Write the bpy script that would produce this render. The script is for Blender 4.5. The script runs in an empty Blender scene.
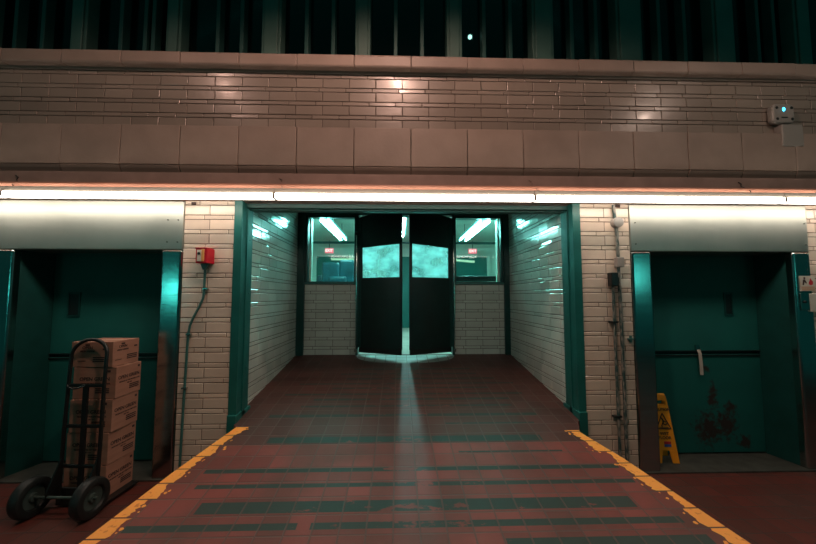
import bpy, math, random
from mathutils import Vector, Matrix
random.seed(7)
SC = bpy.context.scene
COL = SC.collection
PI = math.pi
EYE = 1.73

# ------------------------------------------------------------ camera, world, exposure
cam_d = bpy.data.cameras.new('camera'); cam = bpy.data.objects.new('camera', cam_d); COL.objects.link(cam)
cam.location = (0, 0, EYE)
cam.rotation_euler = (math.radians(90 + 3.9), 0, math.radians(-1.65))
cam_d.lens = 15.53; cam_d.sensor_width = 36; cam_d.clip_start = 0.02
SC.camera = cam
SC.view_settings.view_transform = 'Standard'; SC.view_settings.look = 'None'
SC.view_settings.gamma = 1; SC.view_settings.use_curve_mapping = False
SC.view_settings.exposure = 0.0
w = bpy.data.worlds.new('world'); SC.world = w; w.use_nodes = True
w.node_tree.nodes['Background'].inputs[0].default_value = (0.02, 0.30, 0.27, 1)
w.node_tree.nodes['Background'].inputs[1].default_value = 0.13

def area(name, loc, target, size, power, color, size_y=None):
    l = bpy.data.lights.new(name, 'AREA'); l.energy = power; l.color = color; l.size = size
    if size_y: l.shape = 'RECTANGLE'; l.size_y = size_y
    o = bpy.data.objects.new(name, l); COL.objects.link(o); o.location = loc
    o.rotation_euler = (Vector(target) - Vector(loc)).to_track_quat('-Z', 'Y').to_euler()
    return o
# overhead hall lamps, plus an added fill spot behind the photographer
def spot(name, loc, target, power, color, angle, blend=0.3, size=0.06):
    l = bpy.data.lights.new(name, 'SPOT'); l.energy = power; l.color = color; l.spot_size = math.radians(angle); l.spot_blend = blend; l.shadow_soft_size = size
    o = bpy.data.objects.new(name, l); COL.objects.link(o); o.location = loc
    o.rotation_euler = (Vector(target) - Vector(loc)).to_track_quat('-Z', 'Y').to_euler()
    return o
spot('hall_lamp', (0.0, 1.45, 5.3), (0, 1.5, 0), 200, (1, 0.60, 0.47), 168, 0.35, 0.10)
spot('hall_lamp_left', (-2.9, 1.2, 5.3), (-2.9, 1.25, 0), 50, (1, 0.60, 0.47), 168, 0.35, 0.10)
spot('side_hall_lamp', (3.9, 1.76, 4.58), (3.9, 1.8, 0), 30, (1, 0.72, 0.58), 166, 0.12, 0.05)
spot('near_floor_fill', (0.2, -0.3, 5.2), (0.1, 1.9, 0.2), 130, (1, 0.66, 0.46), 62, 0.7, 0.15)  # unseen spot added to brighten the near floor and yellow lines
# teal lit openings of the hall behind the photographer
area('teal_hall_lamp', (-6.4, -3.4, 1.9), (-2.2, 3.5, 1.7), 0.5, 7, (0.08, 0.95, 0.85), 0.28)
area('teal_hall_lamp_right', (7.0, -3.5, 2.3), (2.5, 3.5, 1.7), 0.6, 5, (0.10, 0.95, 0.85), 0.6)
TUBE = 11.5      # front tubes
BACK = 72.0     # back room tubes

# ------------------------------------------------------------ materials
def mat(name, col, rough=0.5, metal=0.0, var=0.0, scale=8.0, col2=None, bump=0.0, bscale=60.0, spec=0.5,
        island=0.0, stretch=(1, 1, 1), thresh=None, coat=0.0, rough_var=0.0):
    m = bpy.data.materials.new(name); m.use_nodes = True
    nt = m.node_tree; N = nt.nodes; L = nt.links; b = N['Principled BSDF']
    b.inputs['Base Color'].default_value = (*col, 1); b.inputs['Roughness'].default_value = rough
    b.inputs['Metallic'].default_value = metal; b.inputs['Specular IOR Level'].default_value = spec
    b.inputs['Coat Weight'].default_value = coat; b.inputs['Coat Roughness'].default_value = 0.12
    tc = N.new('ShaderNodeTexCoord'); mp = N.new('ShaderNodeMapping'); mp.inputs['Scale'].default_value = stretch
    L.new(tc.outputs['Object'], mp.inputs['Vector'])
    last = None
    if col2 is not None or var:
        nz = N.new('ShaderNodeTexNoise'); nz.inputs['Scale'].default_value = scale; nz.inputs['Detail'].default_value = 6
        L.new(mp.outputs[0], nz.inputs['Vector'])
        rp = N.new('ShaderNodeValToRGB')
        lo, hi = thresh if thresh else (0.35, 0.65)
        rp.color_ramp.elements[0].position = lo; rp.color_ramp.elements[1].position = hi
        c2 = col2 if col2 is not None else tuple(c * (1 - var) for c in col)
        rp.color_ramp.elements[0].color = (*c2, 1); rp.color_ramp.elements[1].color = (*col, 1)
        L.new(nz.outputs['Fac'], rp.inputs['Fac']); last = rp.outputs['Color']
        if rough_var:
            mr = N.new('ShaderNodeMapRange'); mr.inputs[3].default_value = rough - rough_var; mr.inputs[4].default_value = rough + rough_var
            L.new(nz.outputs['Fac'], mr.inputs[0]); L.new(mr.outputs[0], b.inputs['Roughness'])
    if island:
        g = N.new('ShaderNodeNewGeometry'); hs = N.new('ShaderNodeHueSaturation')
        mr = N.new('ShaderNodeMapRange'); mr.inputs[3].default_value = 1 - island; mr.inputs[4].default_value = 1 + island * 0.5
        L.new(g.outputs['Random Per Island'], mr.inputs[0]); L.new(mr.outputs[0], hs.inputs['Value'])
        hs.inputs['Color'].default_value = (*col, 1)
        if last: L.new(last, hs.inputs['Color'])
        last = hs.outputs['Color']
    if last: L.new(last, b.inputs['Base Color'])
    if bump:
        n2 = N.new('ShaderNodeTexNoise'); n2.inputs['Scale'].default_value = bscale; n2.inputs['Detail'].default_value = 4
        L.new(mp.outputs[0], n2.inputs['Vector'])
        bp = N.new('ShaderNodeBump'); bp.inputs['Strength'].default_value = bump; bp.inputs['Distance'].default_value = 0.004
        L.new(n2.outputs['Fac'], bp.inputs['Height']); L.new(bp.outputs[0], b.inputs['Normal'])
    return m

def emit(name, col, s):
    m = bpy.data.materials.new(name); m.use_nodes = True; b = m.node_tree.nodes['Principled BSDF']
    b.inputs['Base Color'].default_value = (*col, 1)
    b.inputs['Emission Color'].default_value = (*col, 1); b.inputs['Emission Strength'].default_value = s
    return m

M = {}
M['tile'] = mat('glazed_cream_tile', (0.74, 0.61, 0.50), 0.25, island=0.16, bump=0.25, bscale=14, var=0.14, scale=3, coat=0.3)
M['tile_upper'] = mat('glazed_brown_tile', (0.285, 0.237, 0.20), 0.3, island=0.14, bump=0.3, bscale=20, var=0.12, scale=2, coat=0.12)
M['tile_white'] = mat('glazed_white_tile', (0.62, 0.66, 0.60), 0.12, island=0.12, bump=0.15, bscale=10, var=0.12, scale=2.5, coat=0.5)
M['grout'] = mat('dark_grout', (0.09, 0.062, 0.05), 0.9, var=0.3, scale=20)
M['stone'] = mat('terracotta_stone', (0.32, 0.245, 0.205), 0.5, island=0.13, bump=0.3, bscale=40, var=0.16, scale=3.5)
M['pink'] = mat('salmon_paint', (0.62, 0.29, 0.20), 0.45, var=0.2, scale=5, stretch=(.3, 1, 1))
M['fascia'] = mat('brown_fascia', (0.36, 0.25, 0.215), 0.55, var=0.2, scale=6)
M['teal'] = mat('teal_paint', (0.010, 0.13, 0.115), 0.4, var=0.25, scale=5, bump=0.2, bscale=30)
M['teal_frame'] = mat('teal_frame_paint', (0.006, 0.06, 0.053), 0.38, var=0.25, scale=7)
M['teal_door'] = mat('teal_door_paint', (0.004, 0.115, 0.098), 0.6, var=0.2, scale=2.5, bump=0.15, bscale=8)
M['mull'] = mat('pale_green_mullion', (0.085, 0.17, 0.145), 0.5, var=0.2, scale=4)
M['mull_dark'] = mat('dark_green_sash', (0.03, 0.10, 0.09), 0.5, var=0.2, scale=4)
M['steel'] = mat('brushed_steel', (0.42, 0.46, 0.44), 0.17, 1.0, var=0.12, scale=6, stretch=(0.4, 0.4, 30), rough_var=0.06, bump=0.05, bscale=3)
M['steel_head'] = mat('satin_steel', (0.47, 0.475, 0.43), 0.42, 1.0, var=0.10, scale=3, stretch=(1, 1, .5), rough_var=0.05, bump=0.12, bscale=2.2)
M['sill'] = mat('worn_concrete_sill', (0.055, 0.06, 0.05), 0.7, var=0.4, scale=9)
M['black'] = mat('black_paint', (0.010, 0.012, 0.012), 0.35)
M['void'] = mat('dark_interior', (0.02, 0.09, 0.095), 0.8)
M['rubber'] = mat('tyre_rubber', (0.012, 0.017, 0.017), 0.5, bump=0.3, bscale=50)
M['leafrubber'] = mat('black_rubber_sheet', (0.003, 0.022, 0.020), 0.4, var=0.3, scale=6)
M['hub'] = mat('grey_hub', (0.07, 0.11, 0.10), 0.45, 0.3)
M['card'] = mat('cardboard', (0.40, 0.205, 0.14), 0.8, var=0.15, scale=5, stretch=(1, 1, 6))
M['tape'] = mat('packing_tape', (0.55, 0.36, 0.25), 0.35)
M['ink'] = mat('dark_ink', (0.05, 0.028, 0.025), 0.8)
M['red'] = mat('red_enamel', (0.50, 0.004, 0.022), 0.3)
M['gold'] = mat('gold_label', (0.75, 0.38, 0.12), 0.5)
M['silver'] = mat('pale_label', (0.6, 0.58, 0.5), 0.4)
M['conduit'] = mat('teal_conduit', (0.05, 0.17, 0.155), 0.4, 0.2)
M['pipe'] = mat('chipped_pipe', (0.26, 0.24, 0.21), 0.45, col2=(0.03, 0.07, 0.065), scale=22, stretch=(2, 2, .6), thresh=(0.44, 0.58))
M['cream'] = mat('cream_plastic', (0.50, 0.44, 0.38), 0.45)
M['device'] = mat('grey_white_plastic', (0.27, 0.255, 0.235), 0.4)
M['signyellow'] = mat('orange_yellow_plastic', (1.0, 0.36, 0.012), 0.4, var=0.1, scale=6)
M['yellow'] = mat('yellow_line_paint', (1.0, 0.42, 0.075), 0.55, col2=(0.55, 0.13, 0.02), scale=26, thresh=(0.26, 0.40), bump=0.4, bscale=70)
M['white'] = mat('white_card', (0.6, 0.62, 0.58), 0.6)
M['wood'] = mat('pale_wood', (0.55, 0.36, 0.24), 0.6)
M['tarp'] = mat('dark_blue_plastic', (0.01, 0.055, 0.075), 0.3, var=0.5, scale=5, bump=0.8, bscale=9)
M['backwall'] = mat('back_room_wall', (0.55, 0.58, 0.52), 0.45, var=0.15, scale=2)
M['backfloor'] = mat('back_room_floor', (0.48, 0.44, 0.38), 0.4, var=0.25, scale=3)
M['strap'] = mat('white_strap', (0.55, 0.47, 0.40), 0.7)
M['label_red'] = mat('red_print', (0.5, 0.02, 0.03), 0.6)
M['label_blue'] = mat('blue_print', (0.05, 0.10, 0.35), 0.6)
M['tubewarm'] = emit('warm_white_tube', (1.0, 0.90, 0.77), TUBE)
M['tubeback'] = emit('cool_tube', (0.36, 1.0, 0.92), BACK)
M['tubemid'] = emit('middle_cool_tube', (0.45, 1.0, 0.97), BACK * 2.2)
M['exit'] = emit('red_exit_face', (1.0, 0.14, 0.18), 1.0)
M['exitw'] = emit('white_exit_letters', (1.0, 0.75, 0.75), 1.5)
M['led'] = emit('blue_led', (0.05, 0.65, 1.0), 5)
M['bulb'] = emit('round_bulb', (1.0, 0.85, 0.72), 14)

# rusty stains on the lower door leaf (marks with a shape of their own)
def stained_door():
    m = mat('stained_teal_door', (0.004, 0.115, 0.098), 0.6, var=0.2, scale=2.5)
    nt = m.node_tree; N = nt.nodes; L = nt.links; b = N['Principled BSDF']
    old = b.inputs['Base Color'].links[0].from_socket
    tc = N.new('ShaderNodeTexCoord')
    def blob(c, s):
        mp = N.new('ShaderNodeMapping'); mp.vector_type = 'POINT'
        mp.inputs['Location'].default_value = (-c[0] / s[0], 0, -c[1] / s[1]); mp.inputs['Scale'].default_value = (1 / s[0], 0.0, 1 / s[1])
        L.new(tc.outputs['Object'], mp.inputs[0])
        ln = N.new('ShaderNodeVectorMath'); ln.operation = 'LENGTH'; L.new(mp.outputs[0], ln.inputs[0])
        iv = N.new('ShaderNodeMath'); iv.operation = 'SUBTRACT'; iv.use_clamp = True; iv.inputs[0].default_value = 1.0
        L.new(ln.outputs['Value'], iv.inputs[1]); return iv.outputs[0]
    a = None
    for c, s in (((3.40, 0.28), (0.26, 0.30)), ((3.60, 0.33), (0.20, 0.26)), ((3.46, 0.62), (0.09, 0.24)), ((3.41, 0.93), (0.07, 0.06)), ((3.66, 0.50), (0.12, 0.12)), ((3.80, 0.14), (0.12, 0.12))):
        o = blob(c, s)
        if a is None: a = o
        else:
            mx = N.new('ShaderNodeMath'); mx.operation = 'MAXIMUM'; L.new(a, mx.inputs[0]); L.new(o, mx.inputs[1]); a = mx.outputs[0]
    nz = N.new('ShaderNodeTexNoise'); nz.inputs['Scale'].default_value = 22; nz.inputs['Detail'].default_value = 8
    L.new(tc.outputs['Object'], nz.inputs[0])
    ad = N.new('ShaderNodeMath'); ad.operation = 'MULTIPLY_ADD'; ad.inputs[1].default_value = 0.55; L.new(a, ad.inputs[0]); L.new(nz.outputs['Fac'], ad.inputs[2])
    rp = N.new('ShaderNodeValToRGB'); rp.color_ramp.elements[0].position = 0.66; rp.color_ramp.elements[1].position = 0.90
    L.new(ad.outputs[0], rp.inputs[0])
    ml = N.new('ShaderNodeMath'); ml.operation = 'GREATER_THAN'; ml.inputs[1].default_value = 0.01; L.new(a, ml.inputs[0])
    m2 = N.new('ShaderNodeMath'); m2.operation = 'MULTIPLY'; L.new(rp.outputs[0], m2.inputs[0]); L.new(ml.outputs[0], m2.inputs[1])
    mix = N.new('ShaderNodeMixRGB'); mix.inputs[2].default_value = (0.030, 0.018, 0.014, 1)
    L.new(m2.outputs[0], mix.inputs[0]); L.new(old, mix.inputs[1]); L.new(mix.outputs[0], b.inputs['Base Color'])
    return m
M['teal_stained'] = stained_door()

def tile_floor(name, red, dark=False, stripe=False):
    """square quarry tiles 0.159 m, grout lines at fixed world positions"""
    m = bpy.data.materials.new(name); m.use_nodes = True
    nt = m.node_tree; N = nt.nodes; L = nt.links; b = N['Principled BSDF']
    tc = N.new('ShaderNodeTexCoord'); sp = N.new('ShaderNodeSeparateXYZ'); L.new(tc.outputs['Object'], sp.inputs[0])
    def mth(op, a, bb=None, cl=False):
        n = N.new('ShaderNodeMath'); n.operation = op; n.use_clamp = cl
        for i, v in enumerate((a, bb)):
            if v is None: continue
            if isinstance(v, (int, float)): n.inputs[i].default_value = v
            else: L.new(v, n.inputs[i])
        return n.outputs[0]
    S = 0.159
    u = mth('DIVIDE', mth('ADD', sp.outputs[0], 0.025 + 50 * S), S); v = mth('DIVIDE', mth('ADD', sp.outputs[1], 50 * S - 2.145), S)
    nzw = N.new('ShaderNodeTexNoise'); nzw.inputs['Scale'].default_value = 9; L.new(tc.outputs['Object'], nzw.inputs[0])
    fu = mth('ABSOLUTE', mth('SUBTRACT', mth('FRACT', u), 0.5)); fv = mth('ABSOLUTE', mth('SUBTRACT', mth('FRACT', v), 0.5))
    e = mth('MAXIMUM', fu, fv)
    e = mth('ADD', e, mth('MULTIPLY', mth('SUBTRACT', nzw.outputs['Fac'], 0.5), 0.02))
    line = N.new('ShaderNodeMapRange'); line.inputs[1].default_value = 0.455; line.inputs[2].default_value = 0.478
    L.new(e, line.inputs[0])
    cb = N.new('ShaderNodeCombineXYZ'); L.new(mth('FLOOR', u), cb.inputs[0]); L.new(mth('FLOOR', v), cb.inputs[1])
    wn = N.new('ShaderNodeTexWhiteNoise'); wn.noise_dimensions = '2D'; L.new(cb.outputs[0], wn.inputs['Vector'])
    hs = N.new('ShaderNodeHueSaturation'); hs.inputs['Color'].default_value = (*red, 1)
    L.new(mth('ADD', mth('MULTIPLY', wn.outputs['Value'], 0.42), 0.78), hs.inputs['Value'])
    big = N.new('ShaderNodeTexNoise'); big.inputs['Scale'].default_value = 2.2; big.inputs['Detail'].default_value = 7
    L.new(tc.outputs['Object'], big.inputs[0])
    r1 = N.new('ShaderNodeMapRange'); r1.inputs[1].default_value = 0.42; r1.inputs[2].default_value = 0.66; r1.inputs[4].default_value = 0.55
    L.new(big.outputs['Fac'], r1.inputs[0])
    mx = N.new('ShaderNodeMixRGB'); mx.inputs[2].default_value = (0.075, 0.04, 0.032, 1)
    L.new(r1.outputs[0], mx.inputs[0]); L.new(hs.outputs[0], mx.inputs[1]); base = mx.outputs[0]
    if stripe:
        nz = N.new('ShaderNodeTexNoise'); nz.inputs['Scale'].default_value = 13; nz.inputs['Detail'].default_value = 7; nz.inputs['Roughness'].default_value = 0.65
        mp = N.new('ShaderNodeMapping'); mp.inputs['Scale'].default_value = (0.45, 1, 1); L.new(tc.outputs['Object'], mp.inputs[0]); L.new(mp.outputs[0], nz.inputs[0])
        # worn through towards the walking line in the middle
        cen = mth('ABSOLUTE', mth('SUBTRACT', sp.outputs[0], 0.05))
        wear = mth('MULTIPLY', mth('SUBTRACT', 1.0, mth('DIVIDE', cen, 0.75), cl=True), 0.15)
        k = N.new('ShaderNodeMapRange'); k.inputs[1].default_value = 0.29; k.inputs[2].default_value = 0.34
        L.new(mth('SUBTRACT', nz.outputs['Fac'], wear), k.inputs[0])
        ms = N.new('ShaderNodeMixRGB'); ms.inputs[2].default_value = (0.016, 0.040, 0.034, 1)
        L.new(k.outputs[0], ms.inputs[0]); L.new(base, ms.inputs[1]); base = ms.outputs[0]
    mg = N.new('ShaderNodeMixRGB'); mg.inputs[2].default_value = (0.10, 0.062, 0.052, 1) if not dark else (0.035, 0.03, 0.025, 1)
    L.new(mth('MULTIPLY', line.outputs[0], 0.8), mg.inputs[0]); L.new(base, mg.inputs[1]); L.new(mg.outputs[0], b.inputs['Base Color'])
    r2 = N.new('ShaderNodeMapRange'); r2.inputs[3].default_value = 0.42; r2.inputs[4].default_value = 0.68
    L.new(big.outputs['Fac'], r2.inputs[0]); L.new(r2.outputs[0], b.inputs['Roughness'])
    fine = N.new('ShaderNodeTexNoise'); fine.inputs['Scale'].default_value = 70; L.new(tc.outputs['Object'], fine.inputs[0])
    h = mth('SUBTRACT', mth('MULTIPLY', fine.outputs['Fac'], 0.25), line.outputs[0])
    bp = N.new('ShaderNodeBump'); bp.inputs['Strength'].default_value = 0.5; bp.inputs['Distance'].default_value = 0.004
    L.new(h, bp.inputs['Height']); L.new(bp.outputs[0], b.inputs['Normal'])
    return m
M['ramp'] = tile_floor('red_quarry_tile', (0.20, 0.044, 0.036))
M['stripe'] = tile_floor('dark_green_strip_on_tile', (0.20, 0.044, 0.036), stripe=True)
M['ramp_in'] = tile_floor('darker_quarry_tile', (0.085, 0.027, 0.022))  # darker, browner copy of the ramp tile for the passage end
M['arc'] = tile_floor('light_pool_tile', (0.30, 0.36, 0.34))  # pool of light at the doors, painted as pale tile
M['floor'] = tile_floor('side_floor_tile', (0.11, 0.022, 0.015), dark=True)

def glass(name, tint, rough, trans, noise=False, alpha=0.75):
    m = bpy.data.materials.new(name); m.use_nodes = True; nt = m.node_tree; N = nt.nodes; L = nt.links
    for n in list(N): N.remove(n)
    out = N.new('ShaderNodeOutputMaterial'); tr = N.new('ShaderNodeBsdfTransparent'); tr.inputs[0].default_value = (*tint, 1)
    gl = N.new('ShaderNodeBsdfGlossy'); gl.inputs['Roughness'].default_value = rough
    fr = N.new('ShaderNodeFresnel'); fr.inputs[0].default_value = 1.45
    mx = N.new('ShaderNodeMixShader'); L.new(fr.outputs[0], mx.inputs[0]); L.new(tr.outputs[0], mx.inputs[1]); L.new(gl.outputs[0], mx.inputs[2])
    last = mx
    if trans:
        tl = N.new('ShaderNodeBsdfTranslucent'); tl.inputs[0].default_value = (0.6, 0.9, 0.9, 1)
        m2 = N.new('ShaderNodeMixShader'); m2.inputs[0].default_value = trans
        if noise:
            tc = N.new('ShaderNodeTexCoord'); mp = N.new('ShaderNodeMapping'); mp.inputs['Scale'].default_value = (1.2, 1.2, 2)
            nz = N.new('ShaderNodeTexNoise'); nz.inputs['Scale'].default_value = 3; nz.inputs['Detail'].default_value = 5
            mr = N.new('ShaderNodeMapRange'); mr.inputs[1].default_value = 0.35; mr.inputs[2].default_value = 0.65
            mr.inputs[3].default_value = trans - 0.25; mr.inputs[4].default_value = min(1, trans + 0.25)
            L.new(tc.outputs['Object'], mp.inputs[0]); L.new(mp.outputs[0], nz.inputs[0]); L.new(nz.outputs['Fac'], mr.inputs[0]); L.new(mr.outputs[0], m2.inputs[0])
        L.new(mx.outputs[0], m2.inputs[1]); L.new(tl.outputs[0], m2.inputs[2]); last = m2
    L.new(last.outputs[0], out.inputs[0]); return m
M['glass'] = glass('window_glass', (0.80, 0.97, 0.95), 0.05, 0.0)
M['darkglass'] = mat('dark_glass', (0.004, 0.018, 0.022), 0.12, var=0.5, scale=3)
M['scratched'] = glass('scratched_plastic', (0.75, 0.98, 0.97), 0.15, 0.36, True)

# ------------------------------------------------------------ mesh helpers
class MB:
    def __init__(s): s.v = []; s.f = []; s.mi = []
    def add(s, vs, fs, mi=0):
        n = len(s.v); s.v += [tuple(v) for v in vs]; s.f += [tuple(i + n for i in f) for f in fs]; s.mi += [mi] * len(fs)
    def box(s, a, b, mi=0, T=None):
        (x0, y0, z0), (x1, y1, z1) = a, b
        vs = [(x, y, z) for x in (x0, x1) for y in (y0, y1) for z in (z0, z1)]
        if T: vs = [T @ Vector(v) for v in vs]
        s.add(vs, [(0, 1, 3, 2), (4, 6, 7, 5), (0, 4, 5, 1), (2, 3, 7, 6), (0, 2, 6, 4), (1, 5, 7, 3)], mi)
    def prism(s, pts, axis, a, b, mi=0):
        """extrude a 2-D outline along an axis (0 x, 1 y, 2 z)"""
        def P(p, t):
            q = list(p); q.insert(axis, t); return tuple(q)
        n = len(pts); vs = [P(p, a) for p in pts] + [P(p, b) for p in pts]
        s.add(vs, [tuple(range(n)), tuple(range(2 * n - 1, n - 1, -1))] + [(i, (i + 1) % n, n + (i + 1) % n, n + i) for i in range(n)], mi)
    def tube(s, pts, r, seg=10, mi=0, cap=True, closed=False):
        pts = [Vector(p) for p in pts]; n = len(pts); rings = []
        up = None
        for i, p in enumerate(pts):
            if closed: d = pts[(i + 1) % n] - pts[i - 1]
            else: d = pts[min(i + 1, n - 1)] - pts[max(i - 1, 0)]
            d.normalize()
            if up is None:
                up = Vector((0, 0, 1)) if abs(d.z) < 0.9 else Vector((1, 0, 0))
            u = (up - d * up.dot(d)).normalized(); up = u; w_ = d.cross(u)
            rr = r[i] if isinstance(r, (list, tuple)) else r
            rings.append([p + (u * math.cos(2 * PI * k / seg) + w_ * math.sin(2 * PI * k / seg)) * rr for k in range(seg)])
        vs = [v for R in rings for v in R]; fs = []
        m = n if closed else n - 1
        for i in range(m):
            j = (i + 1) % n
            for k in range(seg):
                k2 = (k + 1) % seg; fs.append((i * seg + k, i * seg + k2, j * seg + k2, j * seg + k))
        if cap and not closed:
            fs.append(tuple(range(seg))[::-1]); fs.append(tuple((n - 1) * seg + k for k in range(seg)))
        s.add(vs, fs, mi)
    def lathe(s, prof, c, axis='x', seg=28, mi=0):
        vs = []; n = len(prof)
        for k in range(seg):
            a = 2 * PI * k / seg
            for (t, r) in prof:
                p = {'x': (t, r * math.cos(a), r * math.sin(a)), 'y': (r * math.cos(a), t, r * math.sin(a)), 'z': (r * math.cos(a), r * math.sin(a), t)}[axis]
                vs.append((p[0] + c[0], p[1] + c[1], p[2] + c[2]))
        fs = [(k * n + i, k * n + i + 1, ((k + 1) % seg) * n + i + 1, ((k + 1) % seg) * n + i) for k in range(seg) for i in range(n - 1)]
        s.add(vs, fs, mi)
    def build(s, name, m, parent=None, bevel=0.0, smooth=False, kind=None, seg=2):
        me = bpy.data.meshes.new(name); me.from_pydata(s.v, [], s.f)
        ms = m if isinstance(m, (list, tuple)) else [m]
        for x in ms: me.materials.append(M[x] if isinstance(x, str) else x)
        if len(ms) > 1:
            for p, i in zip(me.polygons, s.mi): p.material_index = i
        import bmesh as _b
        bm = _b.new(); bm.from_mesh(me); _b.ops.recalc_face_normals(bm, faces=bm.faces); bm.to_mesh(me); bm.free()
        o = bpy.data.objects.new(name, me); COL.objects.link(o)
        if smooth:
            for p in me.polygons: p.use_smooth = True
            try: me.set_sharp_from_angle(angle=math.radians(40))
            except Exception: pass
        if bevel:
            bv = o.modifiers.new('bevel', 'BEVEL'); bv.width = bevel; bv.segments = seg; bv.limit_method = 'ANGLE'
        if parent is not None: o.parent = parent
        if kind: o['kind'] = kind
        return o

def bx(name, a, b, m, parent=None, bevel=0.0, kind=None, seg=2):
    q = MB(); q.box(a, b); return q.build(name, m, parent, bevel, kind=kind, seg=seg)
def tag(o, label, cat, group=None):
    o['label'] = label; o['category'] = cat
    if group: o['group'] = group
    return o
def thing(name, label, cat, loc=(0, 0, 0), rz=0, group=None):
    o = bpy.data.objects.new(name, None); COL.objects.link(o); o.location = loc; o.rotation_euler = (0, 0, rz); o.empty_display_size = 0.05
    return tag(o, label, cat, group)
def text(name, s, size, m, parent, loc, rot, sx=1.0):
    c = bpy.data.curves.new(name, 'FONT'); c.body = s; c.size = size; c.extrude = 0.0006; c.offset = size * 0.018; c.align_x = 'CENTER'; c.align_y = 'CENTER'
    c.resolution_u = 3
    c.materials.append(M[m]); o = bpy.data.objects.new(name, c); COL.objects.link(o)
    me = bpy.data.meshes.new_from_object(o.evaluated_get(bpy.context.evaluated_depsgraph_get())); bpy.data.objects.remove(o)
    me.materials.clear(); me.materials.append(M[m])
    o = bpy.data.objects.new(name, me); COL.objects.link(o)
    if parent is not None: o.parent = parent
    o.location = loc; o.rotation_euler = rot; o.scale = (sx, 1, 1); return o

PER, THK, TL = 0.145, 0.101, 0.2735
def tiles(o, U, V, Nn, u0, u1, v0, v1, vb, ub, mb=None, joint=0.006, pr=0.006):
    """glazed bricks: tall and thin courses by turns. o origin, U,V directions, Nn outward normal"""
    mb = mb or MB(); o = Vector(o); U = Vector(U); V = Vector(V); Nn = Vector(Nn)
    k = math.floor((v0 - vb) / PER) - 1; c = 0.004
    while vb + k * PER < v1:
        for (a, b, off) in ((0, THK, 0), (THK, PER, 0.62 + 0.3 * ((k * 37) % 5) / 5)):
            va, vc = vb + k * PER + a + joint / 2, vb + k * PER + b - joint / 2
            va, vc = max(va, v0), min(vc, v1)
            if vc - va < 0.012: continue
            j = math.floor((u0 - ub) / TL) - 2
            while ub + (j + off) * TL < u1:
                ua, uc = max(ub + (j + off) * TL + joint / 2, u0), min(ub + (j + off + 1) * TL - joint / 2, u1)
                j += 1
                if uc - ua < 0.012: continue
                t1, t2 = random.uniform(-1, 1) * 0.0008, random.uniform(-1, 1) * 0.0008
                cor = [(ua, va), (uc, va), (uc, vc), (ua, vc)]; inn = [(ua + c, va + c), (uc - c, va + c), (uc - c, vc - c), (ua + c, vc - c)]
                dd = [pr + t1 + t2, pr - t1 + t2, pr - t1 - t2, pr + t1 - t2]
                vs = [o + U * p[0] + V * p[1] - Nn * 0.002 for p in cor] + [o + U * p[0] + V * p[1] + Nn * 0.0035 for p in cor] + [o + U * p[0] + V * p[1] + Nn * d for p, d in zip(inn, dd)]
                fs = [(8, 9, 10, 11)] + [(i, (i + 1) % 4, 4 + (i + 1) % 4, 4 + i) for i in range(4)] + [(4 + i, 4 + (i + 1) % 4, 8 + (i + 1) % 4, 8 + i) for i in range(4)]
                mb.add(vs, fs)
        k += 1
    return mb
X, Y, Z = (1, 0, 0), (0, 1, 0), (0, 0, 1)
W = 3.52          # plane of the street-side wall
def rz_(y): return 0.07 + 0.1307 * y      # ramp height

# ------------------------------------------------------------ floors and ramp
mb = MB(); mb.box((-9.0, -5, -0.1), (9.0, 4.2, 0)); mb.build('floor', 'floor', kind='structure')
E_L = [(-2.28, -0.53), (-2.22, 0.4), (-1.795, 2.05), (-1.66, 2.76), (-1.50, 3.40), (-1.545, 3.46), (-1.60, 3.52)]
E_R = [(2.56, -0.53), (2.47, 0.4), (1.998, 2.02), (1.80, 2.84), (1.66, 3.25), (1.74, 3.44), (1.81, 3.52)]
def edge(E, y):
    for (x0, y0), (x1, y1) in zip(E, E[1:]):
        if y <= y1: return x0 + (x1 - x0) * (y - y0) / (y1 - y0)
    return E[-1][0]
strips = [  # y0, y1, x0, x1 of the dark strips across the ramp
 (2.00, 2.10, 0.62, 1.80), (2.188, 2.241, -1.62, -0.60), (2.188, 2.241, -0.52, 1.75),
 (2.323, 2.425, -1.27, 1.55), (2.557, 2.60, -1.40, 1.70), (2.724, 2.772, -1.43, 1.69), (2.952, 2.975, 0.50, 1.36),
 (3.123, 3.215, -1.12, 1.27), (3.42, 3.45, 0.45, 1.31), (3.584, 3.639, -1.27, 1.41), (3.80, 3.84, -1.02, 1.22), (3.965, 4.01, -0.92, -0.30), (3.965, 4.01, -0.2, 1.25),
 (4.105, 4.15, -1.28, 1.44), (4.28, 4.32, -0.78, 1.10), (4.42, 4.46, -1.20, 1.44), (4.585, 4.625, -0.65, 1.25), (4.76, 4.80, -0.75, 1.05), (4.95, 4.99, -0.6, 1.0)]
mb = MB()
ys = sorted(set([-0.53, 0.4, 2.05, 2.02, 2.76, 2.84, 3.10, 3.25, 3.40, 3.44, 3.46, 3.52] + [s[0] for s in strips] + [s[1] for s in strips]))
ys = [y for y in ys if y <= 3.52]
def row(y0, y1, l0, l1, r0, r1, h0, h1):
    ym = (y0 + y1) / 2; segs = [s for s in strips if s[0] <= ym <= s[1]]; cur = None
    cuts = sorted([(s[2], s[3]) for s in segs]); parts = []; a = (l0, l1)
    for c0, c1 in cuts:
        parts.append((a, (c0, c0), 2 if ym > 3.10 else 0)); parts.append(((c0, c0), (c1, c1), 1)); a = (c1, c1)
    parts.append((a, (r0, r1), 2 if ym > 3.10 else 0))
    for A, B, mi in parts: mb.add([(A[0], y0, h0), (B[0], y0, h0), (B[1], y1, h1), (A[1], y1, h1)], [(0, 1, 2, 3)], mi)
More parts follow.
